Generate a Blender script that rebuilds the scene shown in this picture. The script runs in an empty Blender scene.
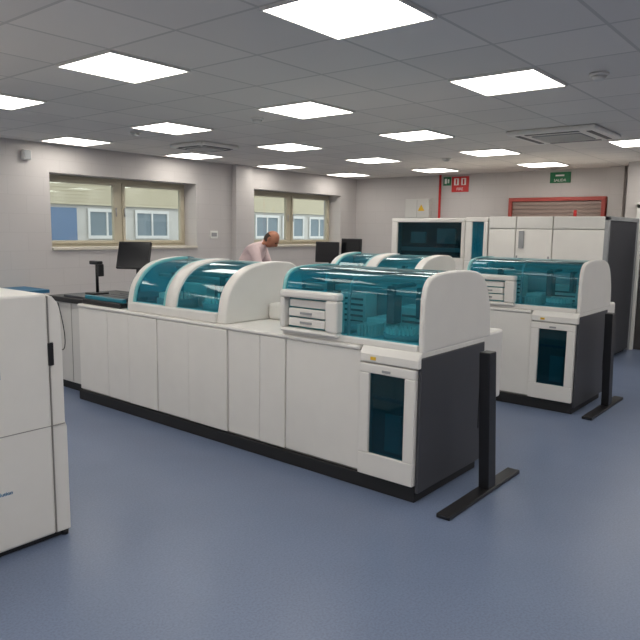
import bpy, bmesh, math, random
from mathutils import Vector, Matrix
random.seed(4)
S=bpy.context.scene
try:
    S.view_settings.view_transform='Standard'; S.view_settings.look='None'
except Exception: pass
COL=S.collection
# ------------------------------------------------------------ materials
def lin(c):
    return tuple(((v/255)/12.92 if v/255<=.04045 else ((v/255+.055)/1.055)**2.4) for v in c)+(1,)
def mat(name,c,rough=.5,metal=0,spec=.5,noise=None,bump=None,emit=None):
    m=bpy.data.materials.new(name);m.use_nodes=True;n=m.node_tree.nodes;l=m.node_tree.links
    b=n['Principled BSDF'];b.inputs['Base Color'].default_value=lin(c);b.inputs['Roughness'].default_value=rough
    b.inputs['Metallic'].default_value=metal;b.inputs['Specular IOR Level'].default_value=spec
    tc=n.new('ShaderNodeTexCoord')
    nz=n.new('ShaderNodeTexNoise');l.new(tc.outputs['Object'],nz.inputs['Vector'])
    sc,amt=noise or (6,.04)
    nz.inputs['Scale'].default_value=sc;nz.inputs['Detail'].default_value=5
    mx=n.new('ShaderNodeMix');mx.data_type='RGBA'
    l.new(nz.outputs['Fac'],mx.inputs[0])
    L=lin(c)
    mx.inputs[6].default_value=tuple(max(0,v*(1-amt)) for v in L[:3])+(1,)
    mx.inputs[7].default_value=tuple(min(1,v*(1+amt)) for v in L[:3])+(1,)
    l.new(mx.outputs[2],b.inputs['Base Color'])
    if bump:
        nb=n.new('ShaderNodeTexNoise');nb.inputs['Scale'].default_value=bump[0];l.new(tc.outputs['Object'],nb.inputs['Vector'])
        bp=n.new('ShaderNodeBump');bp.inputs['Strength'].default_value=bump[1];bp.inputs['Distance'].default_value=.01
        l.new(nb.outputs['Fac'],bp.inputs['Height']);l.new(bp.outputs['Normal'],b.inputs['Normal'])
    return m
M={}
M['white']=mat('machine_white',(228,225,220),.32)
M['white2']=mat('machine_offwhite',(208,206,202),.42)
M['grey']=mat('machine_grey',(150,152,154),.5)
M['dgrey']=mat('panel_dark_grey',(66,67,72),.5)
M['black']=mat('black_plastic',(24,24,27),.4)
M['plinth']=mat('plinth_black',(28,28,30),.6)
M['gap']=mat('gap_grey',(150,147,143),.8)  # one even grey for the carcass and the door seams
M['inner']=mat('hood_interior',(140,165,170),.6)
M['metal']=mat('steel',(160,160,165),.3,.8)
M['teal']=mat('teal_plastic',(30,120,140),.4)
M['tealrim']=mat('teal_light_rim',(130,195,198),.3)
M['blue']=mat('blue_edge',(40,105,140),.5)
M['screen']=mat('monitor_screen',(20,21,26),.2)
M['frame']=mat('window_frame_beige',(188,180,160),.5)
M['sash']=mat('window_sash',(205,198,184),.5)
M['red']=mat('sign_red',(190,35,35),.5)
M['redframe']=mat('shutter_frame_red',(170,70,62),.5)
M['green']=mat('sign_green',(20,110,70),.5)
M['signwhite']=mat('sign_white',(235,235,230),.5)
M['yellow']=mat('sign_yellow',(225,180,40),.5)
M['skirt']=mat('skirting',(70,78,98),.6)
M['door']=mat('door_grey',(70,68,68),.5)
M['skin']=mat('skin',(176,118,92),.5,noise=(20,.1))
M['shirt']=mat('shirt_pink',(222,198,198),.8,noise=(30,.08),bump=(25,.3))
M['trouser']=mat('trousers_dark',(45,48,60),.85)
M['shoe']=mat('shoe_black',(22,20,20),.4)
M['hair']=mat('hair_dark',(62,50,42),.8)
M['eye']=mat('eye_dark',(25,20,18),.2)
M['blueprint']=mat('logo_blue',(30,120,170),.5)
M['shutter']=mat('shutter_panel',(150,130,122),.6)

def glassmat(name,tint,diff,fac,rg=.1):
    m=bpy.data.materials.new(name);m.use_nodes=True;n=m.node_tree.nodes;l=m.node_tree.links
    n.remove(n['Principled BSDF']);o=n['Material Output']
    t=n.new('ShaderNodeBsdfTransparent');t.inputs[0].default_value=tint
    d=n.new('ShaderNodeBsdfDiffuse');d.inputs[0].default_value=diff
    g=n.new('ShaderNodeBsdfGlossy');g.inputs['Roughness'].default_value=rg;g.inputs[0].default_value=(.8,.9,.9,1)
    m1=n.new('ShaderNodeMixShader');m1.inputs[0].default_value=fac
    l.new(t.outputs[0],m1.inputs[1]);l.new(d.outputs[0],m1.inputs[2])
    lw=n.new('ShaderNodeLayerWeight');pw=n.new('ShaderNodeMath');pw.operation='POWER';pw.inputs[1].default_value=4
    l.new(lw.outputs['Facing'],pw.inputs[0])
    ma=n.new('ShaderNodeMath');ma.operation='MULTIPLY_ADD';ma.inputs[1].default_value=.7;ma.inputs[2].default_value=.035;l.new(pw.outputs[0],ma.inputs[0])
    m2=n.new('ShaderNodeMixShader');l.new(ma.outputs[0],m2.inputs[0]);l.new(m1.outputs[0],m2.inputs[1]);l.new(g.outputs[0],m2.inputs[2])
    l.new(m2.outputs[0],o.inputs[0]);return m
M['glass']=glassmat('teal_tinted_glass',(.27,.73,.84,1),(.03,.28,.38,1),.16,.07)
M['smoke']=glassmat('smoked_teal_glass',(.30,.55,.62,1),(.01,.05,.07,1),.15,.05)
M['clear']=glassmat('window_glass',(.95,.97,.96,1),(.5,.5,.5,1),.02,.02)
LIGHT=9.3
def panelmat():
    m=bpy.data.materials.new('led_panel');m.use_nodes=True;n=m.node_tree.nodes;l=m.node_tree.links
    n.remove(n['Principled BSDF']);e=n.new('ShaderNodeEmission');e.inputs[0].default_value=(1,.96,.885,1);e.inputs[1].default_value=LIGHT
    l.new(e.outputs[0],n['Material Output'].inputs[0]);return m
M['led']=panelmat()
def gridmat(name,c,line,px,py,ox,oy,lw,rough,amt=.04):
    m=bpy.data.materials.new(name);m.use_nodes=True;n=m.node_tree.nodes;l=m.node_tree.links;b=n['Principled BSDF']
    b.inputs['Roughness'].default_value=rough
    g=n.new('ShaderNodeNewGeometry');s=n.new('ShaderNodeSeparateXYZ');l.new(g.outputs['Position'],s.inputs[0])
    def mth(op,a,bv=None):
        k=n.new('ShaderNodeMath');k.operation=op
        for i,v in enumerate((a,bv)):
            if v is None: continue
            if isinstance(v,(int,float)): k.inputs[i].default_value=v
            else: l.new(v,k.inputs[i])
        return k.outputs[0]
    ux=mth('DIVIDE',mth('SUBTRACT',s.outputs[0],ox),px);uy=mth('DIVIDE',mth('SUBTRACT',s.outputs[1],oy),py)
    fx=mth('FRACT',ux);fy=mth('FRACT',uy)
    ex=mth('LESS_THAN',fx,lw/px);ey=mth('LESS_THAN',fy,lw/py);e=mth('MAXIMUM',ex,ey)
    cx=mth('FLOOR',ux);cy=mth('FLOOR',uy)
    cm=n.new('ShaderNodeCombineXYZ');l.new(cx,cm.inputs[0]);l.new(cy,cm.inputs[1])
    wn=n.new('ShaderNodeTexWhiteNoise');wn.noise_dimensions='2D';l.new(cm.outputs[0],wn.inputs['Vector'])
    L=lin(c)
    mx=n.new('ShaderNodeMix');mx.data_type='RGBA';l.new(wn.outputs['Value'],mx.inputs[0])
    mx.inputs[6].default_value=tuple(v*(1-amt) for v in L[:3])+(1,);mx.inputs[7].default_value=tuple(min(1,v*(1+amt)) for v in L[:3])+(1,)
    m2=n.new('ShaderNodeMix');m2.data_type='RGBA';l.new(e,m2.inputs[0]);l.new(mx.outputs[2],m2.inputs[6]);m2.inputs[7].default_value=lin(line)
    l.new(m2.outputs[2],b.inputs['Base Color'])
    return m
A=1.805;LX=2.60;LY=1.965
M['ceil']=gridmat('ceiling_tiles',(228,222,216),(202,197,191),A/3,A/3,LX-A/6-.01,LY-A/6-.01,.02,.9)
def wallmat():
    m=bpy.data.materials.new('painted_block_wall');m.use_nodes=True;n=m.node_tree.nodes;l=m.node_tree.links;b=n['Principled BSDF']
    b.inputs['Roughness'].default_value=.7
    g=n.new('ShaderNodeNewGeometry');s=n.new('ShaderNodeSeparateXYZ');l.new(g.outputs['Position'],s.inputs[0])
    ad=n.new('ShaderNodeMath');ad.operation='ADD';l.new(s.outputs[0],ad.inputs[0]);l.new(s.outputs[1],ad.inputs[1])
    cm=n.new('ShaderNodeCombineXYZ');l.new(ad.outputs[0],cm.inputs[0]);l.new(s.outputs[2],cm.inputs[1])
    br=n.new('ShaderNodeTexBrick');l.new(cm.outputs[0],br.inputs['Vector']);br.inputs['Scale'].default_value=1
    br.inputs['Brick Width'].default_value=.45;br.inputs['Row Height'].default_value=.225;br.inputs['Mortar Size'].default_value=.004
    br.inputs['Color1'].default_value=lin((197,192,190));br.inputs['Color2'].default_value=lin((195,190,188));br.inputs['Mortar'].default_value=lin((190,185,183))
    l.new(br.outputs['Color'],b.inputs['Base Color'])
    return m
M['wall']=wallmat()
def floormat():
    m=mat('vinyl_floor',(106,119,145),.42,spec=.5,noise=(3,.07))
    n=m.node_tree.nodes;l=m.node_tree.links;b=n['Principled BSDF']
    tc=n.new('ShaderNodeTexCoord');nz=n.new('ShaderNodeTexNoise');nz.inputs['Scale'].default_value=90;l.new(tc.outputs['Object'],nz.inputs['Vector'])
    cr=n.new('ShaderNodeValToRGB');cr.color_ramp.elements[0].position=.35;cr.color_ramp.elements[0].color=(.86,.86,.86,1);cr.color_ramp.elements[1].position=.65;cr.color_ramp.elements[1].color=(1.08,1.08,1.08,1)
    l.new(nz.outputs['Fac'],cr.inputs[0])
    src=b.inputs['Base Color'].links[0].from_socket
    mu=n.new('ShaderNodeMix');mu.data_type='RGBA';mu.blend_type='MULTIPLY';mu.inputs[0].default_value=1
    l.new(src,mu.inputs[6]);l.new(cr.outputs[0],mu.inputs[7]);l.new(mu.outputs[2],b.inputs['Base Color'])
    n2=n.new('ShaderNodeTexNoise');n2.inputs['Scale'].default_value=1.2;n2.inputs['Detail'].default_value=6;l.new(tc.outputs['Object'],n2.inputs['Vector'])
    mr=n.new('ShaderNodeMapRange');mr.inputs[3].default_value=.27;mr.inputs[4].default_value=.43;l.new(n2.outputs['Fac'],mr.inputs[0]);l.new(mr.outputs[0],b.inputs['Roughness'])
    return m
M['floor']=floormat()
# ------------------------------------------------------------ mesh helpers
def empty(name,loc=(0,0,0)):
    e=bpy.data.objects.new(name,None);e.empty_display_size=.1;e.location=loc;COL.objects.link(e);return e
def finish(bm,name,m,parent=None,bevel=0,smooth=False,seg=2):
    me=bpy.data.meshes.new(name)
    bmesh.ops.recalc_face_normals(bm,faces=bm.faces)
    if smooth:
        for f in bm.faces:f.smooth=True
    bm.to_mesh(me);bm.free()
    for k in (m if isinstance(m,list) else [m]): me.materials.append(M[k])
    o=bpy.data.objects.new(name,me);COL.objects.link(o)
    if parent is not None:o.parent=parent
    if bevel:
        b=o.modifiers.new('bevel','BEVEL');b.width=bevel;b.segments=seg;b.limit_method='ANGLE';b.angle_limit=math.radians(40)
    return o
def addbox(bm,x0,x1,y0,y1,z0,z1,mi=0):
    v=[bm.verts.new((x,y,z)) for x in(x0,x1) for y in(y0,y1) for z in(z0,z1)]
    for q in((0,1,3,2),(4,6,7,5),(0,4,5,1),(2,3,7,6),(0,2,6,4),(1,5,7,3)):
        f=bm.faces.new([v[i] for i in q]);f.material_index=mi
def box(name,x0,x1,y0,y1,z0,z1,m,parent=None,bevel=0):
    bm=bmesh.new();addbox(bm,x0,x1,y0,y1,z0,z1);return finish(bm,name,m,parent,bevel)
def boxes(name,L,m,parent=None,bevel=0):
    bm=bmesh.new()
    for b in L:addbox(bm,*b)
    return finish(bm,name,m,parent,bevel)
def prism(name,prof,y0,y1,m,parent=None,bevel=0,smooth=False):
    bm=bmesh.new();a=[bm.verts.new((x,y0,z)) for x,z in prof];b=[bm.verts.new((x,y1,z)) for x,z in prof];n=len(prof)
    bm.faces.new(a);bm.faces.new(b[::-1])
    for i in range(n):
        f=bm.faces.new((a[i],a[(i+1)%n],b[(i+1)%n],b[i]));f.smooth=smooth
    return finish(bm,name,m,parent,bevel)
def shell(name,path,y0,y1,t,m,parent=None):
    bm=bmesh.new();n=len(path)
    P=[Vector((x,0,z)) for x,z in path];inn=[]
    for i in range(n):
        d=(P[min(i+1,n-1)]-P[max(i-1,0)]).normalized();nn=Vector((d.z,0,-d.x));inn.append(P[i]+nn*t)
    ring=P+inn[::-1]
    a=[bm.verts.new((p.x,y0,p.z)) for p in ring];b=[bm.verts.new((p.x,y1,p.z)) for p in ring];k=len(ring)
    for i in range(n-1):
        bm.faces.new((a[i],a[i+1],a[k-2-i],a[k-1-i]));bm.faces.new((b[i+1],b[i],b[k-1-i],b[k-2-i]))
    for i in range(k):
        f=bm.faces.new((a[i],b[i],b[(i+1)%k],a[(i+1)%k]));f.smooth=True
    return finish(bm,name,m,parent)
def sheet(name,path,y0,y1,m,parent=None):
    bm=bmesh.new();a=[bm.verts.new((x,y0,z)) for x,z in path];b=[bm.verts.new((x,y1,z)) for x,z in path]
    for i in range(len(path)-1):
        f=bm.faces.new((a[i],b[i],b[i+1],a[i+1]));f.smooth=True
    return finish(bm,name,m,parent)
def cyl(name,p0,p1,r,m,parent=None,seg=24,r2=None):
    p0=Vector(p0);p1=Vector(p1);d=p1-p0
    bm=bmesh.new();bmesh.ops.create_cone(bm,cap_ends=True,segments=seg,radius1=r,radius2=r if r2 is None else r2,depth=d.length)
    q=d.to_track_quat('Z','Y').to_matrix().to_4x4();bmesh.ops.transform(bm,matrix=Matrix.Translation((p0+p1)/2)@q,verts=bm.verts)
    for f in bm.faces:f.smooth=len(f.verts)==4
    return finish(bm,name,m,parent)
def vials(name,pts,r,h,m,parent):
    bm=bmesh.new()
    for x,y,z in pts:
        bmesh.ops.create_cone(bm,cap_ends=True,segments=10,radius1=r,radius2=r,depth=h,matrix=Matrix.Translation((x,y,z+h/2)))
    return finish(bm,name,m,parent)
def spline(pts,n=6):
    out=[];P=[pts[0]]+list(pts)+[pts[-1]]
    for i in range(1,len(P)-2):
        for k in range(n):
            t=k/n;r=[]
            for c in range(2):
                p0,p1,p2,p3=P[i-1][c],P[i][c],P[i+1][c],P[i+2][c]
                r.append(.5*((2*p1)+(-p0+p2)*t+(2*p0-5*p1+4*p2-p3)*t*t+(-p0+3*p1-3*p2+p3)*t**3))
            out.append(tuple(r))
    out.append(tuple(pts[-1]));return out
def tube(name,pts,r,m,parent=None,bez=True):
    cu=bpy.data.curves.new(name,'CURVE');cu.dimensions='3D';cu.bevel_depth=r;cu.bevel_resolution=3
    s=cu.splines.new('NURBS' if bez else 'POLY');s.points.add(len(pts)-1)
    for i,p in enumerate(pts):s.points[i].co=(*p,1)
    if bez:s.use_endpoint_u=True;s.order_u=4
    o=bpy.data.objects.new(name,cu);cu.materials.append(M[m]);COL.objects.link(o)
    if parent is not None:o.parent=parent
    return o
def text(name,body,size,loc,rot,m,parent=None):
    cu=bpy.data.curves.new(name,'FONT');cu.body=body;cu.size=size;cu.extrude=.001;cu.align_x='CENTER';cu.align_y='CENTER'
    o=bpy.data.objects.new(name,cu);cu.materials.append(M[m]);o.location=loc;o.rotation_euler=rot;COL.objects.link(o)
    if parent is not None:o.parent=parent
    return o
FX=(math.radians(90),0,math.radians(-90))
FY=(math.radians(90),0,0)
# ------------------------------------------------------------ room
H=2.67;YW=7.9;XB=10.8;X0=-3.5;Y0=-3.5
box('floor',X0-.2,XB+.2,Y0-.2,YW+.5,-.1,0,'floor')
box('ceiling',X0-.2,XB+.2,Y0-.2,YW+.5,H,H+.1,'ceil')
W1=(4.33,6.68);W2=(7.92,10.29);ZS=1.375;ZT=2.32;T=.42
boxes('wall_left',[(X0,W1[0],YW,YW+T,0,H),(W1[0],W1[1],YW,YW+T,0,ZS),(W1[0],W1[1],YW,YW+T,ZT,H),(W1[1],W2[0],YW,YW+T,0,H),
 (W2[0],W2[1],YW,YW+T,0,ZS),(W2[0],W2[1],YW,YW+T,ZT,H),(W2[1],XB+.2,YW,YW+T,0,H),(7.42,7.78,YW-.10,YW,0,H)],'wall')
boxes('wall_back',[(XB,XB+.2,Y0,YW,0,H),(XB-.12,XB,2.85,3.06,0,H),(10.15,XB,Y0,1.35,0,H),(10.15,XB,2.5,2.66,0,H),(10.15,XB,1.35,2.5,2.08,H)],'wall')
box('wall_right',X0,XB,Y0-.2,Y0,0,H,'wall')
box('wall_front',X0-.2,X0,Y0,YW,0,H,'wall')
box('baseboard_left',X0,XB-.001,YW-.015,YW-.001,0,.1,'skirt')
box('baseboard_back',XB-.015,XB-.001,3.07,YW-.02,0,.1,'skirt')
d=empty('door_1')
boxes('frame',[(10.12,10.17,2.42,2.5,0,2.08),(10.12,10.17,1.35,1.43,0,2.08),(10.12,10.17,1.35,2.5,2.02,2.10)],'signwhite',d,.004)
box('leaf',10.19,10.24,1.43,2.42,0.005,2.02,'door',d)
box('glazing_panel',10.18,10.19,2.1,2.3,1.0,1.8,'screen',d)
cyl('handle',(10.14,1.55,1.02),(10.14,1.67,1.02),.01,'metal',d)
def window(name,xa,xb):
    w=empty(name);yf=YW+.28
    f=.05
    boxes('frame',[(xa,xb,yf,yf+.07,ZS,ZS+f),(xa,xb,yf,yf+.07,ZT-f,ZT),(xa,xa+f,yf,yf+.07,ZS+f,ZT-f),(xb-f,xb,yf,yf+.07,ZS+f,ZT-f),
      ((xa+xb)/2-.05,(xa+xb)/2+.05,yf,yf+.07,ZS+f,ZT-f)],'frame',w,.006)
    xm=(xa+xb)/2;L=[]
    for a,b in((xa+f,xm-.05),(xm+.05,xb-f)):
        s=.045;z0=ZS+f;z1=ZT-f
        L+=[(a,b,yf-.02,yf+.04,z0,z0+s),(a,b,yf-.02,yf+.04,z1-s,z1),(a,a+s,yf-.02,yf+.04,z0+s,z1-s),(b-s,b,yf-.02,yf+.04,z0+s,z1-s)]
        box('pane',a+s,b-s,yf+.01,yf+.016,z0+s,z1-s,'clear',w)
        cyl('handle',(b-.02 if a==xa+f else a+.02,yf-.04,1.8),(b-.02 if a==xa+f else a+.02,yf-.04,1.92),.009,'metal',w,12)
    boxes('sash',L,'frame',w,.005)
    box('sill',xa,xb,YW-.03,yf,ZS-.025,ZS+.012,'sash',w,.005)
window('window_1',*W1);window('window_2',*W2)
M['fcream']=mat('facade_cream',(212,203,176),.8);M['fwhite']=mat('facade_white',(215,213,205),.8);M['fblue']=mat('facade_blue',(110,138,172),.6);M['fgrey']=mat('facade_window_grey',(125,142,150),.4);M['tarmac']=mat('tarmac',(120,120,118),.9)
e=empty('neighbouring_building')
YE=13.0
box('facade',0,26,YE,YE+.3,-.3,2.12,'fwhite',e)
boxes('ribbed_cladding',[(0,26,YE-.075,YE+.3,2.12+.07*i,2.165+.07*i) for i in range(24)]+[(0,26,YE-.06,YE+.3,2.12,3.9)],'fcream',e)
L=[];Fm=[]
for x in(8.0,9.2,10.6,13.1,14.2,15.4):
    L.append((x,x+.85,YE-.02,YE-.001,1.45,2.02));Fm+=[(x-.05,x+.9,YE-.05,YE-.021,1.98,2.05),(x-.05,x+.9,YE-.05,YE-.021,1.40,1.47),(x-.05,x,YE-.05,YE-.021,1.47,1.98),(x+.85,x+.9,YE-.05,YE-.021,1.47,1.98),(x+.4,x+.44,YE-.05,YE-.021,1.47,1.98)]
boxes('glazing',L,'fgrey',e);boxes('window_trims',Fm,'signwhite',e)
boxes('blue_panels',[(6.7,7.7,YE-.02,YE-.001,-.2,2.05),(12.6,12.95,YE-.02,YE-.001,-.2,2.05)],'fblue',e)
box('ground_exterior',-2,30,YW+.55,24,-.4,-.3,'tarmac')
# ceiling fittings
for i in range(-3,5):
    for j in range(-2,4):
        x=LX+A*i;y=LY+A*j
        if (i,j)==(2,0) or x<X0+.3 or y<Y0+.3: continue
        bm=bmesh.new();h=A/6-.014
        addbox(bm,x-h,x+h,y-h,y+h,H-.012,H-.002,0)
        for q in((x-h-.012,x-h,y-h-.012,y+h+.012),(x+h,x+h+.012,y-h-.012,y+h+.012),(x-h,x+h,y-h-.012,y-h),(x-h,x+h,y+h,y+h+.012)):
            addbox(bm,*q,H-.016,H-.001,1)
        finish(bm,'ceiling_light_panel',['led','white'])
def cassette(x,y,s):
    c=empty('air_conditioning_cassette')
    box('fascia',x-s,x+s,y-s,y+s,H-.045,H-.001,'white',c,.015)
    k=s*.55
    box('grille',x-k,x+k,y-k,y+k,H-.052,H-.044,'grey',c)
    boxes('grille_slats',[(x-k+.02+i*k/5,x-k+.035+i*k/5,y-k,y+k,H-.06,H-.05) for i in range(10)],'white2',c)
    boxes('air_slots',[(x-s*.75,x+s*.75,y+sg*s*.8-.025,y+sg*s*.8+.025,H-.049,H-.042) for sg in(-1,1)]+[(x+sg*s*.8-.025,x+sg*s*.8+.025,y-s*.6,y+s*.6,H-.049,H-.042) for sg in(-1,1)],'dgrey',c)
cassette(6.93,2.46,.44);cassette(5.53,6.37,.3)
for x,y in((4.51,1.40),(4.48,4.43),(4.38,6.16),(8.4,4.6)):
    c=empty('smoke_detector');cyl('base',(x,y,H-.02),(x,y,H-.001),.06,'white',c);cyl('sensor',(x,y,H-.045),(x,y,H-.02),.03,'white2',c,r2=.05)
c=empty('wall_speaker');box('body',3.98,4.08,YW-.07,YW-.001,2.44,2.56,'white',c,.01);box('front_mesh',3.99,4.07,YW-.074,YW-.069,2.45,2.55,'grey',c)
c=empty('wall_notice');box('sheet',6.95,7.1,YW-.012,YW-.001,1.5,1.62,'signwhite',c);box('text_block',6.97,7.08,YW-.014,YW-.011,1.53,1.59,'grey',c)
def sign(name,y0,y1,z0,z1,m):
    s=empty(name);box('plate',XB-.02,XB-.002,y0,y1,z0,z1,m,s,.002);return s
s=sign('exit_sign',5.80,5.95,2.48,2.63,'green')
boxes('pictogram',[(XB-.024,XB-.019,5.83,5.86,2.52,2.59),(XB-.024,XB-.019,5.88,5.92,2.51,2.60)],'signwhite',s)
s=sign('fire_equipment_sign',5.45,5.78,2.36,2.63,'red')
text('lettering','FIRE',.07,(XB-.024,5.615,2.41),FX,'signwhite',s)
boxes('pictograms',[(XB-.024,XB-.019,5.50,5.59,2.48,2.60),(XB-.024,XB-.019,5.64,5.73,2.48,2.60)],'signwhite',s)
boxes('pictogram_fill',[(XB-.027,XB-.023,5.53,5.56,2.49,2.585),(XB-.027,XB-.023,5.67,5.70,2.49,2.585)],'red',s)
s=sign('exit_sign',3.68,4.01,2.46,2.63,'green');text('lettering','SALIDA',.06,(XB-.024,3.845,2.50),FX,'signwhite',s)
box('arrow',XB-.024,XB-.019,3.78,3.92,2.565,2.59,'signwhite',s)
s=empty('roller_shutter')
boxes('frame',[(XB-.10,XB-.002,3.10,4.66,2.17,2.23),(XB-.10,XB-.002,4.60,4.66,.9,2.17),(XB-.10,XB-.002,3.10,3.16,.9,2.17)],'redframe',s,.004)
boxes('slats',[(XB-.07,XB-.002,3.16,4.60,.9+.0635*i,.957+.0635*i) for i in range(20)],'shutter',s)
cyl('fire_pipe',(XB-.06,5.99,0),(XB-.06,5.99,H-.002),.022,'red')
s=empty('electrical_cabinet');box('housing',XB-.12,XB-.002,6.17,6.68,1.9,2.25,'white2',s,.01);box('door_seam',XB-.123,XB-.119,6.42,6.425,1.92,2.23,'gap',s)
bm=bmesh.new();bm.faces.new([bm.verts.new(v) for v in((XB-.126,6.40,2.03),(XB-.126,6.26,2.03),(XB-.126,6.33,2.15))]);finish(bm,'warning_triangle','yellow',s)
# ------------------------------------------------------------ analyzer line
def analyzer(dx,dy):
    E=empty('laboratory_analyzer')
    XF=3.36;XR=4.20
    box('plinth',XF-.005,XR-.02,1.97,5.72,.0,.095,'plinth',E,.005)
    box('carcass',XF+.02,XR,1.99,5.70,.095,.90,'gap',E)
    box('back_panel',XR,XR+.03,2.0,5.70,.1,.92,'white2',E)
    ys=[5.70,5.22,4.89,4.49,4.08,3.63,3.29,3.04,2.39]
    g=.0035
    for i in range(8):
        pr=[0,.004,.010,.004,.012,.0,.006,.0][i]
        box('front_door_%d'%(i+1),XF-pr,XF+.03,ys[i+1]+g,ys[i]-g,.11,.897,'white',E,.006)
    box('deck',XF-.012,XR+.03,2.40,5.70,.90,.93,'white',E,.01)
    ya,yb=1.975,2.385
    boxes('end_tower_front',[(XF-.03,XF+.03,ya,yb,.105,.25),(XF-.03,XF+.03,ya,yb,.77,.83),(XF-.03,XF+.03,ya,2.05,.25,.77),(XF-.03,XF+.03,2.31,yb,.25,.77)],'white',E,.006)
    prism('end_tower_top',[(XF-.03,.838),(XF-.03,.89),(XF+.0,.935),(XR+.03,.935),(XR+.03,.838)],ya-.02,yb,'white',E,.008)
    box('end_window',XF-.012,XF-.006,2.05,2.31,.25,.77,'smoke',E)
    box('end_window_back',XF+.026,XF+.03,2.05,2.31,.25,.77,'dgrey',E)
    boxes('waste_bin_rack',[(XF+.0,XF+.02,2.08,2.20,.28,.52)]+[(XF-.003,XF+.0,2.085,2.195,.30+.05*k,.315+.05*k) for k in range(5)],'tealrim',E,.003)
    box('waste_bin_shelf',XF+.0,XF+.02,2.06,2.30,.60,.62,'teal',E)
    box('end_lock',XF-.036,XF-.03,2.15,2.21,.785,.80,'grey',E)
    box('warning_label',XF-.033,XF-.03,2.26,2.30,.855,.875,'yellow',E)
    box('end_side_panel',XF+.0,XR+.01,1.95,1.975,.06,.905,'dgrey',E,.008)
    box('side_handle',XR-.05,XR-.03,1.946,1.951,.3,.7,'black',E)
    box('rear_service_box',XR+.035,XR+.38,1.98,3.4,.44,.95,'white',E,.02)
    box('rear_service_foot',XR+.06,XR+.34,2.1,3.3,0,.44,'dgrey',E)
    # ---- near hood
    NP=[(3.375,.93),(3.375,1.13),(3.383,1.27),(3.42,1.355),(3.51,1.395),(3.72,1.41),(3.95,1.405),(4.11,1.375),(4.21,1.29),(4.28,1.12),(4.30,.93)]
    np_=spline(NP,6)
    prism('end_cap',np_,1.952,1.99,'white',E,.012,True)
    hp=[(x+.012,z-.012) for x,z in np_]
    fr=[p for p in hp if p[0]<3.98 and p[1]>.97]
    sheet('hood_glass',fr,1.99,3.08,'glass',E)
    rear=[p for p in hp if p[0]>=3.96]
    shell('hood_rear_cover',rear,1.99,3.08,.02,'white',E)
    shell('hood_left_rim',[(x-.004,z+.006) for x,z in fr],3.07,3.10,.02,'tealrim',E)
    prism('hood_left_glass',[p for p in hp if p[1]>.93],3.09,3.092,'glass',E)
    shell('hood_rib',[(x+.01,z-.01) for x,z in fr],2.52,2.54,.012,'grey',E)
    shell('hood_top_rail',[p for p in hp if 3.50<p[0]<3.56 and p[1]>1.3],1.99,3.08,.01,'dgrey',E)
    box('hood_sill',3.365,3.44,1.99,3.08,.93,.975,'white',E,.008)
    xa=3.325
    boxes('loading_bay_frame',[(xa,3.42,2.57,3.07,1.195,1.245),(xa,3.42,2.57,3.07,.955,.985),(xa,3.42,2.57,2.67,.985,1.195),(xa,3.42,3.03,3.07,.985,1.195)],'white',E,.014)
    box('loading_bay_back',3.39,3.41,2.67,3.03,.985,1.195,'white2',E)
    boxes('loading_drawers',[(3.352,3.39,2.69,3.01,1.0,1.055),(3.352,3.39,2.69,3.01,1.066,1.12),(3.365,3.39,2.69,3.01,1.13,1.18)],'white',E,.006)
    boxes('drawer_grips',[(3.345,3.352,2.80,2.9,1.02,1.035),(3.345,3.352,2.80,2.9,1.085,1.10)],'grey',E)
    box('interior_back',3.98,4.0,2.0,3.07,.94,1.37,'inner',E)
    box('interior_floor',3.44,3.98,2.0,3.07,.93,.96,'inner',E)
    boxes('interior_modules',[(3.80,3.95,2.68,2.98,.96,1.22),(3.78,3.95,2.12,2.38,.96,1.15),(3.70,3.95,2.44,2.60,.96,1.06)],'white',E,.01)
    boxes('interior_module_vents',[(3.795,3.80,2.70,2.96,1.0+.04*k,1.015+.04*k) for k in range(5)]+[(3.775,3.78,2.14,2.36,1.0+.04*k,1.015+.04*k) for k in range(3)],'dgrey',E)
    boxes('interior_gantry',[(3.60,3.66,2.0,3.07,1.24,1.28),(3.85,3.88,2.0,3.07,1.30,1.33)],'grey',E,.005)
    boxes('interior_arms',[(3.58,3.68,2.3,2.36,1.05,1.3),(3.58,3.68,2.8,2.86,1.05,1.3),(3.58,3.68,2.1,2.14,1.1,1.3),(3.62,3.88,2.31,2.35,1.28,1.31),(3.62,3.88,2.81,2.85,1.28,1.31)],'dgrey',E,.01)
    cyl('reagent_carousel',(3.66,2.72,.96),(3.66,2.72,1.01),.12,'grey',E,32)
    cyl('sample_carousel',(3.60,2.23,.96),(3.60,2.23,1.0),.13,'grey',E,32)
    vials('reaction_cuvettes',[(3.60+.11*math.cos(a*math.pi/12),2.23+.11*math.sin(a*math.pi/12),1.0) for a in range(24)]+[(3.60+.07*math.cos(a*math.pi/8),2.23+.07*math.sin(a*math.pi/8),1.0) for a in range(16)],.009,.035,'white',E)
    vials('sample_tubes',[(3.50+.03*a,2.43+.03*b,.96) for a in range(6) for b in range(4)],.010,.08,'white2',E)
    # ---- far dome hood
    DP=[(3.385,.93),(3.395,1.03),(3.43,1.16),(3.52,1.275),(3.65,1.35),(3.84,1.385),(4.02,1.39),(4.16,1.37),(4.25,1.29),(4.28,1.12),(4.28,.93)]
    dp=spline(DP,5)
    prism('dome_end_cap',dp,3.68,3.78,'white',E,.012,True)
    hp=[(x+.012,z-.012) for x,z in dp]
    fr=[p for p in hp if p[0]<4.02 and p[1]>.99]
    sheet('dome_glass',fr,3.78,4.90,'glass',E)
    shell('dome_rear_cover',[p for p in hp if p[0]>=4.0],3.78,4.90,.02,'white',E)
    out=[(x-.012,z+.012) for x,z in hp if x<4.02]
    shell('dome_mid_band',out,4.28,4.42,.02,'white',E)
    shell('dome_far_band',out,4.87,4.94,.03,'white',E)
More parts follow.
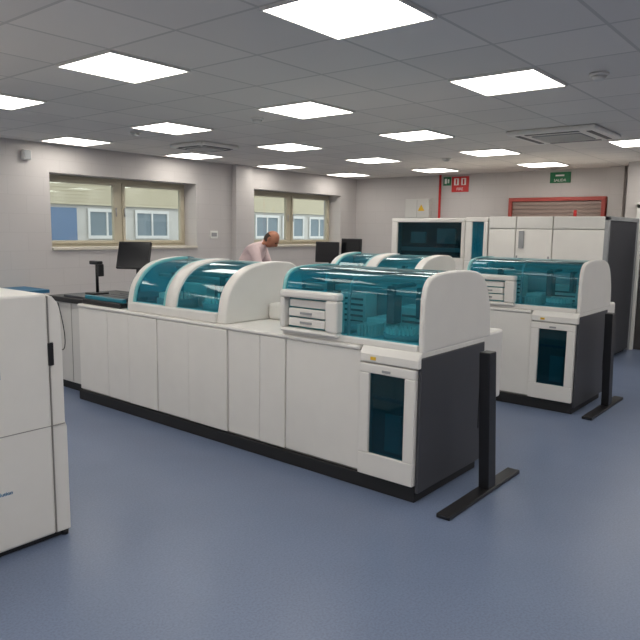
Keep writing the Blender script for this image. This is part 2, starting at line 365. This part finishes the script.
    shell('dome_trim_a',out,4.42,4.445,.022,'tealrim',E);shell('dome_trim_b',out,4.845,4.87,.022,'tealrim',E)
    box('dome_sill',3.37,3.46,3.78,4.92,.93,1.01,'white',E,.012)
    prism('dome_far_cap',dp,4.94,4.943,'glass',E,.0,True)
    box('dome_interior_back',4.0,4.02,3.80,4.87,.94,1.36,'inner',E)
    box('dome_interior_floor',3.46,4.0,3.80,4.87,.93,.96,'inner',E)
    cyl('dome_carousel',(3.70,4.04,.96),(3.70,4.04,1.05),.18,'grey',E,32);cyl('dome_carousel_hub',(3.70,4.04,1.05),(3.70,4.04,1.12),.05,'white',E,24)
    cyl('dome_carousel_b',(3.70,4.64,.96),(3.70,4.64,1.04),.18,'grey',E,32)
    vials('dome_cuvettes',[(3.70+.15*math.cos(a*math.pi/14),yy+.15*math.sin(a*math.pi/14),1.045) for a in range(28) for yy in(4.04,4.64)],.011,.04,'white',E)
    boxes('dome_modules',[(3.88,3.98,3.9,4.2,.96,1.2),(3.88,3.98,4.46,4.78,.96,1.16)],'white',E,.01)
    boxes('dome_arms',[(3.66,3.70,3.85,4.86,1.22,1.25),(3.85,3.9,3.85,4.86,1.28,1.31)],'grey',E,.01)
    boxes('dome_probe',[(3.64,3.70,3.98,4.03,1.09,1.27),(3.64,3.70,4.60,4.65,1.09,1.27)],'dgrey',E,.008)
    box('bridge_cover',3.85,4.26,3.10,3.68,.93,1.06,'white',E,.02)
    box('status_label',XF-.004,XF+.0,3.12,3.22,.80,.815,'teal',E)
    box('sample_tray_deck',XF+.03,XR-.02,5.06,5.68,.93,.975,'black',E,.01)
    boxes('sample_racks',[(3.45+.1*i,3.52+.1*i,5.12,5.6,.975,1.01) for i in range(7)],'dgrey',E,.004)
    box('sample_handler_rail',3.42,3.46,5.06,5.68,.975,1.01,'teal',E,.006)
    E.location=(dx,dy,0);return E
analyzer(0,0)
analyzer(2.69,-.05)
def stand(dx,dy):
    E=empty('support_stand')
    box('foot_bar',3.27,4.28,1.68,1.77,0.0,.025,'black',E,.006)
    bm=bmesh.new();v=[]
    for z,xa,xb in((.02,3.80,3.91),(.92,3.72,3.82)):
        v.append([bm.verts.new((x,y,z)) for x,y in((xa,1.69),(xb,1.69),(xb,1.76),(xa,1.76))])
    bm.faces.new(v[0]);bm.faces.new(v[1][::-1])
    for i in range(4):bm.faces.new((v[0][i],v[0][(i+1)%4],v[1][(i+1)%4],v[1][i]))
    finish(bm,'upright','black',E,.006)
    E.location=(dx,dy,0)
stand(0,0);stand(2.69,.03)
# ------------------------------------------------------------ sample handler cabinet + monitor
E=empty('sample_handler_workstation')
box('cabinet',3.50,4.25,5.76,6.38,.08,.90,'white2',E,.01)
box('cabinet_door_seam',3.496,3.50,6.06,6.065,.1,.89,'gap',E)
box('plinth',3.52,4.23,5.77,6.37,0,.08,'plinth',E)
box('worktop',3.46,4.28,5.745,6.45,.90,.95,'black',E,.008)
box('keyboard',3.50,3.64,5.80,6.2,.95,.972,'dgrey',E,.004)
tube('cable',[(3.49,6.30,.88),(3.47,6.2,.75),(3.47,6.12,.5),(3.47,6.2,.36),(3.47,6.3,.45),(3.48,6.33,.6)],.005,'black',E)
def monitor(loc,rz,w=.5,h=.31,tilt=-.12,zc=1.36,base=.95):
    E=empty('computer_monitor')
    bx=box('screen_housing',-w/2,w/2,0,.035,-h/2,h/2,'black',E,.008)
    sc=box('display',-w/2+.015,w/2-.015,-.003,0,-h/2+.02,h/2-.015,'screen',E)
    for o in(bx,sc):o.location=(0,0,zc-base);o.rotation_euler=(tilt,0,0)
    cyl('neck',(0,.10,.0),(0,.10,zc-base),.02,'black',E);box('mount',-.05,.05,.03,.11,zc-base-.05,zc-base+.05,'black',E,.005)
    box('stand_base',-.13,.13,-.02,.2,0,.02,'black',E,.01)
    E.location=(loc[0],loc[1],base);E.rotation_euler=(0,0,rz);return E
monitor((4.06,5.80),math.radians(-62),.36,.29,-.3,1.37,.951)
E=empty('barcode_scanner_stand')
cyl('pole',(3.88,6.19,.96),(3.88,6.19,1.30),.016,'black',E);box('base',3.78,3.96,6.10,6.27,.951,.97,'black',E,.006)
boxes('head',[(3.85,3.91,6.12,6.29,1.26,1.30),(3.85,3.91,6.10,6.14,1.14,1.27)],'black',E,.01)
monitor((6.75,5.40),math.radians(-80),.34,.27,-.05,1.37,1.012)
monitor((6.90,5.12),math.radians(-85),.3,.22,-.05,1.44,.93)
E=empty('wall_bench')
box('top',1.5,3.95,7.3,7.88,.88,.92,'blue',E,.004)
box('carcass',1.55,3.9,7.36,7.88,.08,.88,'white2',E)
box('toe_kick',1.6,3.85,7.42,7.88,0,.08,'plinth',E)
# ------------------------------------------------------------ left foreground machine
E=empty('laboratory_analyzer')
xa,xb=.75,1.775;Yn=3.17
def rrect(x0,x1,z0,z1,r,n=8):
    pts=[(x0,z0),(x1,z0)]
    for k in range(n+1):
        t=math.pi/2*k/n;pts.append((x1-r+r*math.cos(t),z1-r+r*math.sin(t)))
    for k in range(n+1):
        t=math.pi/2+math.pi/2*k/n;pts.append((x0+r+r*math.cos(t),z1-r+r*math.sin(t)))
    return pts
prism('end_panel_body',rrect(xa,1.70,.03,1.315,.03),Yn,Yn+1.5,'white',E,.015,False)
prism('front_door_edge',[(1.70,.03),(1.785,.03),(1.785,.6),(1.775,.63),(1.775,1.0),(1.768,1.22),(1.755,1.265),(1.73,1.295),(1.70,1.31)],Yn+.004,Yn+1.49,'white',E,.008)
box('seam',1.697,1.701,Yn-.003,Yn+.01,.04,1.30,'gap',E)
box('lower_seam',xa,1.77,Yn-.002,Yn+.01,.62,.624,'gap',E)
box('handle_recess',1.692,1.722,Yn-.004,Yn+.006,.94,1.06,'black',E,.004)
box('castor_base',xa+.05,1.74,Yn+.03,Yn+1.45,.0,.03,'black',E)
cyl('levelling_foot',(1.76,Yn+.03,0),(1.76,Yn+.03,.03),.02,'black',E)
text('logo','LAB M',.07,(1.35,Yn-.002,.93),FY,'blueprint',E)
text('model_label','Solution',.028,(1.43,Yn-.002,.33),FY,'blueprint',E)
# ------------------------------------------------------------ row three automation cabinets
E=empty('automation_cabinet')
XA=8.6;XZ=10.0;HT=1.87
box('plinth',XA+.03,XZ,2.5,5.63,0,.09,'plinth',E)
box('carcass',XA+.03,XZ,2.48,4.02,.09,HT-.02,'white2',E)
ys=[4.01,3.62,3.12,2.47]
for i in range(3):
    box('door_%d'%(i+1),XA,XA+.03,ys[i+1]+.006,ys[i]-.006,.1,1.70,'white',E,.008)
    box('upper_panel_%d'%(i+1),XA,XA+.03,ys[i+1]+.006,ys[i]-.006,1.71,HT,'white2',E,.006)
boxes('end_panel',[(XA+.02,XZ,2.44,2.475,.05,HT)],'dgrey',E,.006)
boxes('end_panel_frame',[(XA,XA+.07,2.43,2.48,.02,HT+.005),(XZ-.06,XZ+.01,2.43,2.48,.02,HT+.005),(XA,XZ,2.43,2.48,HT-.05,HT+.005)],'grey',E,.005)
box('touch_display',XA-.02,XA,3.50,3.57,1.45,1.68,'grey',E,.004)
boxes('door_handles',[(XA-.012,XA,3.58,3.6,1.2,1.35),(XA-.012,XA,3.15,3.17,1.2,1.35)],'grey',E,.003)
cyl('status_beacon',(XA+.3,2.95,HT-.02),(XA+.3,2.95,HT+.09),.02,'red',E)
box('module_carcass',XA+.25,XZ-.2,4.03,5.62,.09,HT-.04,'white2',E)
boxes('glazed_module_frame',[(XA+.05,XA+.25,4.40,5.64,.09,1.28),(XA+.05,XA+.25,4.40,5.64,1.79,1.85),(XA+.05,XA+.25,5.54,5.64,1.28,1.79),(XA+.05,XA+.25,4.40,4.46,1.28,1.79)],'white',E,.012)
box('glazed_module_interior',XA+.2,XA+.249,4.46,5.54,1.28,1.79,'dgrey',E)
box('glazed_module_window',XA+.08,XA+.088,4.46,5.54,1.28,1.79,'smoke',E)
boxes('track_conveyor',[(XA+.12,XA+.19,4.5,5.5,1.36,1.42),(XA+.15,XA+.19,4.6,4.9,1.48,1.7),(XA+.15,XA+.19,5.1,5.35,1.48,1.65)],'white',E)
boxes('slim_module_frame',[(XA+.02,XA+.25,4.04,4.38,.09,1.25),(XA+.02,XA+.25,4.04,4.38,1.8,1.86),(XA+.02,XA+.25,4.28,4.38,1.25,1.8),(XA+.02,XA+.25,4.04,4.1,1.25,1.8)],'white',E,.01)
box('slim_module_window',XA+.05,XA+.06,4.1,4.28,1.25,1.8,'glass',E);box('slim_module_interior',XA+.2,XA+.24,4.1,4.28,1.25,1.8,'inner',E)
# ------------------------------------------------------------ man
def skinned(name,verts,edges,radii,root=0,sub=2):
    me=bpy.data.meshes.new(name);me.from_pydata([tuple(v) for v in verts],edges,[])
    o=bpy.data.objects.new(name,me);COL.objects.link(o)
    sk=o.modifiers.new('skin','SKIN');sk.use_smooth_shade=True
    for i,r in enumerate(radii):
        me.skin_vertices[0].data[i].radius=r if isinstance(r,tuple) else (r,r)
        me.skin_vertices[0].data[i].use_root=(i==root)
    ss=o.modifiers.new('sub','SUBSURF');ss.levels=sub;ss.render_levels=sub
    bpy.context.view_layer.update()
    ev=o.evaluated_get(bpy.context.evaluated_depsgraph_get());nm=bpy.data.meshes.new_from_object(ev)
    o.modifiers.clear();o.data=nm;nm.name=name
    for p in nm.polygons:p.use_smooth=True
    return o
man=empty('man')
V={'pel':(0,0,.96),'ab':(0,-.06,1.10),'ch':(0,-.17,1.27),'ct':(0,-.27,1.40),'nk':(0,-.335,1.465),'nk2':(0,-.385,1.50),
 'sl':(.17,-.26,1.40),'el':(.24,-.36,1.14),'wl':(.16,-.58,1.05),'hl':(.15,-.65,1.03),
 'sr':(-.17,-.26,1.40),'er':(-.24,-.36,1.14),'wr':(-.16,-.58,1.05),'hr':(-.15,-.65,1.03),
 'pl':(.10,.01,.90),'kl':(.11,-.03,.50),'al':(.12,.04,.09),'tl':(.13,-.13,.04),
 'pr':(-.10,.01,.90),'kr':(-.12,-.0,.50),'ar':(-.13,.09,.09),'tr':(-.14,-.08,.04)}
Rr={'pel':(.16,.12),'ab':(.155,.12),'ch':(.18,.15),'ct':(.165,.14),'nk':.06,'nk2':.055,'sl':.085,'el':.055,'wl':.032,'hl':.03,'sr':.085,'er':.055,'wr':.032,'hr':.03,
 'pl':.095,'kl':.065,'al':.045,'tl':.04,'pr':.095,'kr':.065,'ar':.045,'tr':.04}
K=list(V);Eg=[('pel','ab'),('ab','ch'),('ch','ct'),('ct','nk'),('nk','nk2'),('ct','sl'),('sl','el'),('el','wl'),('wl','hl'),('ct','sr'),('sr','er'),('er','wr'),('wr','hr'),
 ('pel','pl'),('pl','kl'),('kl','al'),('al','tl'),('pel','pr'),('pr','kr'),('kr','ar'),('ar','tr')]
body=skinned('body',[V[k] for k in K],[(K.index(a),K.index(b)) for a,b in Eg],[Rr[k] for k in K]);body.parent=man
for mm in('shirt','trouser','skin','shoe'):body.data.materials.append(M[mm])
for p in body.data.polygons:
    c=p.center
    if c.z<.10:p.material_index=3
    elif c.z<.98 and c.y>-.3:p.material_index=1
    elif c.y<-.52 :p.material_index=2
    elif c.z>1.45 and abs(c.x)<.075 and c.y<-.34:p.material_index=2
    else:p.material_index=0
bm=bmesh.new();bmesh.ops.create_uvsphere(bm,u_segments=40,v_segments=28,radius=1)
for v in bm.verts:
    x,y,z=v.co
    sx=.078*(1-.18*max(0,-z));sy=.098;sz=.118
    yy=y*sy;zz=z*sz
    if y<0 and z<0: yy*=1-.1*(-z)
    X=x*sx
    dn=math.exp(-((x/.16)**2+((z+.08)/.22)**2)) if y<0 else 0
    yy-=.024*dn
    for s_ in(-1,1):
        de=math.exp(-(((x-s_*.38)/.16)**2+((z-.08)/.11)**2)) if y<0 else 0
        yy+=.010*de
    dm=math.exp(-((x/.3)**2+((z+.48)/.06)**2)) if y<0 else 0
    yy+=.005*dm
    db=math.exp(-((x/.5)**2+((z-.24)/.09)**2)) if y<0 else 0
    yy-=.005*db
    v.co=(X,yy,zz)
for f in bm.faces:
    c=f.calc_center_median();f.smooth=True
    f.material_index=1 if (c.y>.01 and c.z<.035 and c.z>-.06 and (abs(c.x)>.03 or c.y>.05)) else 0
hd=finish(bm,'head',['skin','hair'],man)
parts=[hd]
for s_ in(-1,1):
    bm=bmesh.new();bmesh.ops.create_uvsphere(bm,u_segments=14,v_segments=10,radius=1);bmesh.ops.scale(bm,vec=(.012,.02,.032),verts=bm.verts)
    for f in bm.faces:f.smooth=True
    o=finish(bm,'ear','skin',man);parts.append((o,(s_*.078,.012,.0)))
    bm=bmesh.new();bmesh.ops.create_uvsphere(bm,u_segments=12,v_segments=8,radius=.011)
    o=finish(bm,'eye','eye',man);parts.append((o,(s_*.03,-.082,.01)))
    bm=bmesh.new();addbox(bm,-.016,.016,-.004,.004,-.003,.003);o=finish(bm,'eyebrow','hair',man,.002);parts.append((o,(s_*.03,-.094,.03)))
bm=bmesh.new();addbox(bm,-.022,.022,-.003,.003,-.003,.003);o=finish(bm,'mouth','redframe',man,.002);parts.append((o,(0,-.089,-.055)))
HM=Matrix.Translation((0,-.445,1.525))@Matrix.Rotation(math.radians(45),4,'X')
for q in parts:
    o,l=(q,(0,0,0)) if not isinstance(q,tuple) else q
    o.matrix_local=HM@Matrix.Translation(l)
for s_,k in((1,'hl'),(-1,'hr')):
    b=Vector(V[k])
    vs=[b+Vector((0,.03,.01)),b+Vector((0,-.02,0)),b+Vector((0,-.055,-.008))]
    o=skinned('palm',vs,[(0,1),(1,2)],[(.026,.02),(.038,.016),(.036,.014)],0,2);o.data.materials.append(M['skin']);o.parent=man
    for i,(dx,ln) in enumerate(((-.028,.068),(-.0095,.078),(.0095,.073),(.028,.058))):
        p0=b+Vector((dx*.9,-.045,-.006));p1=p0+Vector((dx*.1,-ln*.5,.004));p2=p1+Vector((0,-ln*.32,-.012));p3=p2+Vector((0,-ln*.2,-.016))
        o=skinned('finger_%d'%(i+1),[p0,p1,p2,p3],[(0,1),(1,2),(2,3)],[.009,.0085,.008,.007],0,1);o.data.materials.append(M['skin']);o.parent=man
    p0=b+Vector((-s_*.025,.005,-.002));p1=p0+Vector((-s_*.03,-.03,-.004));p2=p1+Vector((-s_*.008,-.028,-.008))
    o=skinned('thumb',[p0,p1,p2],[(0,1),(1,2)],[.012,.010,.008],0,1);o.data.materials.append(M['skin']);o.parent=man
man.location=(6.06,6.33,0);man.rotation_euler=(0,0,math.radians(28))
# ------------------------------------------------------------ world + camera
w=bpy.data.worlds.new('sky');S.world=w;w.use_nodes=True;bg=w.node_tree.nodes['Background'];bg.inputs[0].default_value=(.90,.95,1,1);bg.inputs[1].default_value=1.6
cam=bpy.data.cameras.new('camera');co=bpy.data.objects.new('camera',cam);COL.objects.link(co)
cam.sensor_width=36;cam.lens=658.1/640*36;cam.clip_start=.05
th=math.radians(39.15);p=math.radians(7.76);r=math.radians(.81)
co.matrix_world=Matrix.Translation((0,0,1.65))@Matrix.Rotation(th-math.pi/2,4,'Z')@Matrix.Rotation(math.pi/2-p,4,'X')@Matrix.Rotation(r,4,'Z')
S.camera=co
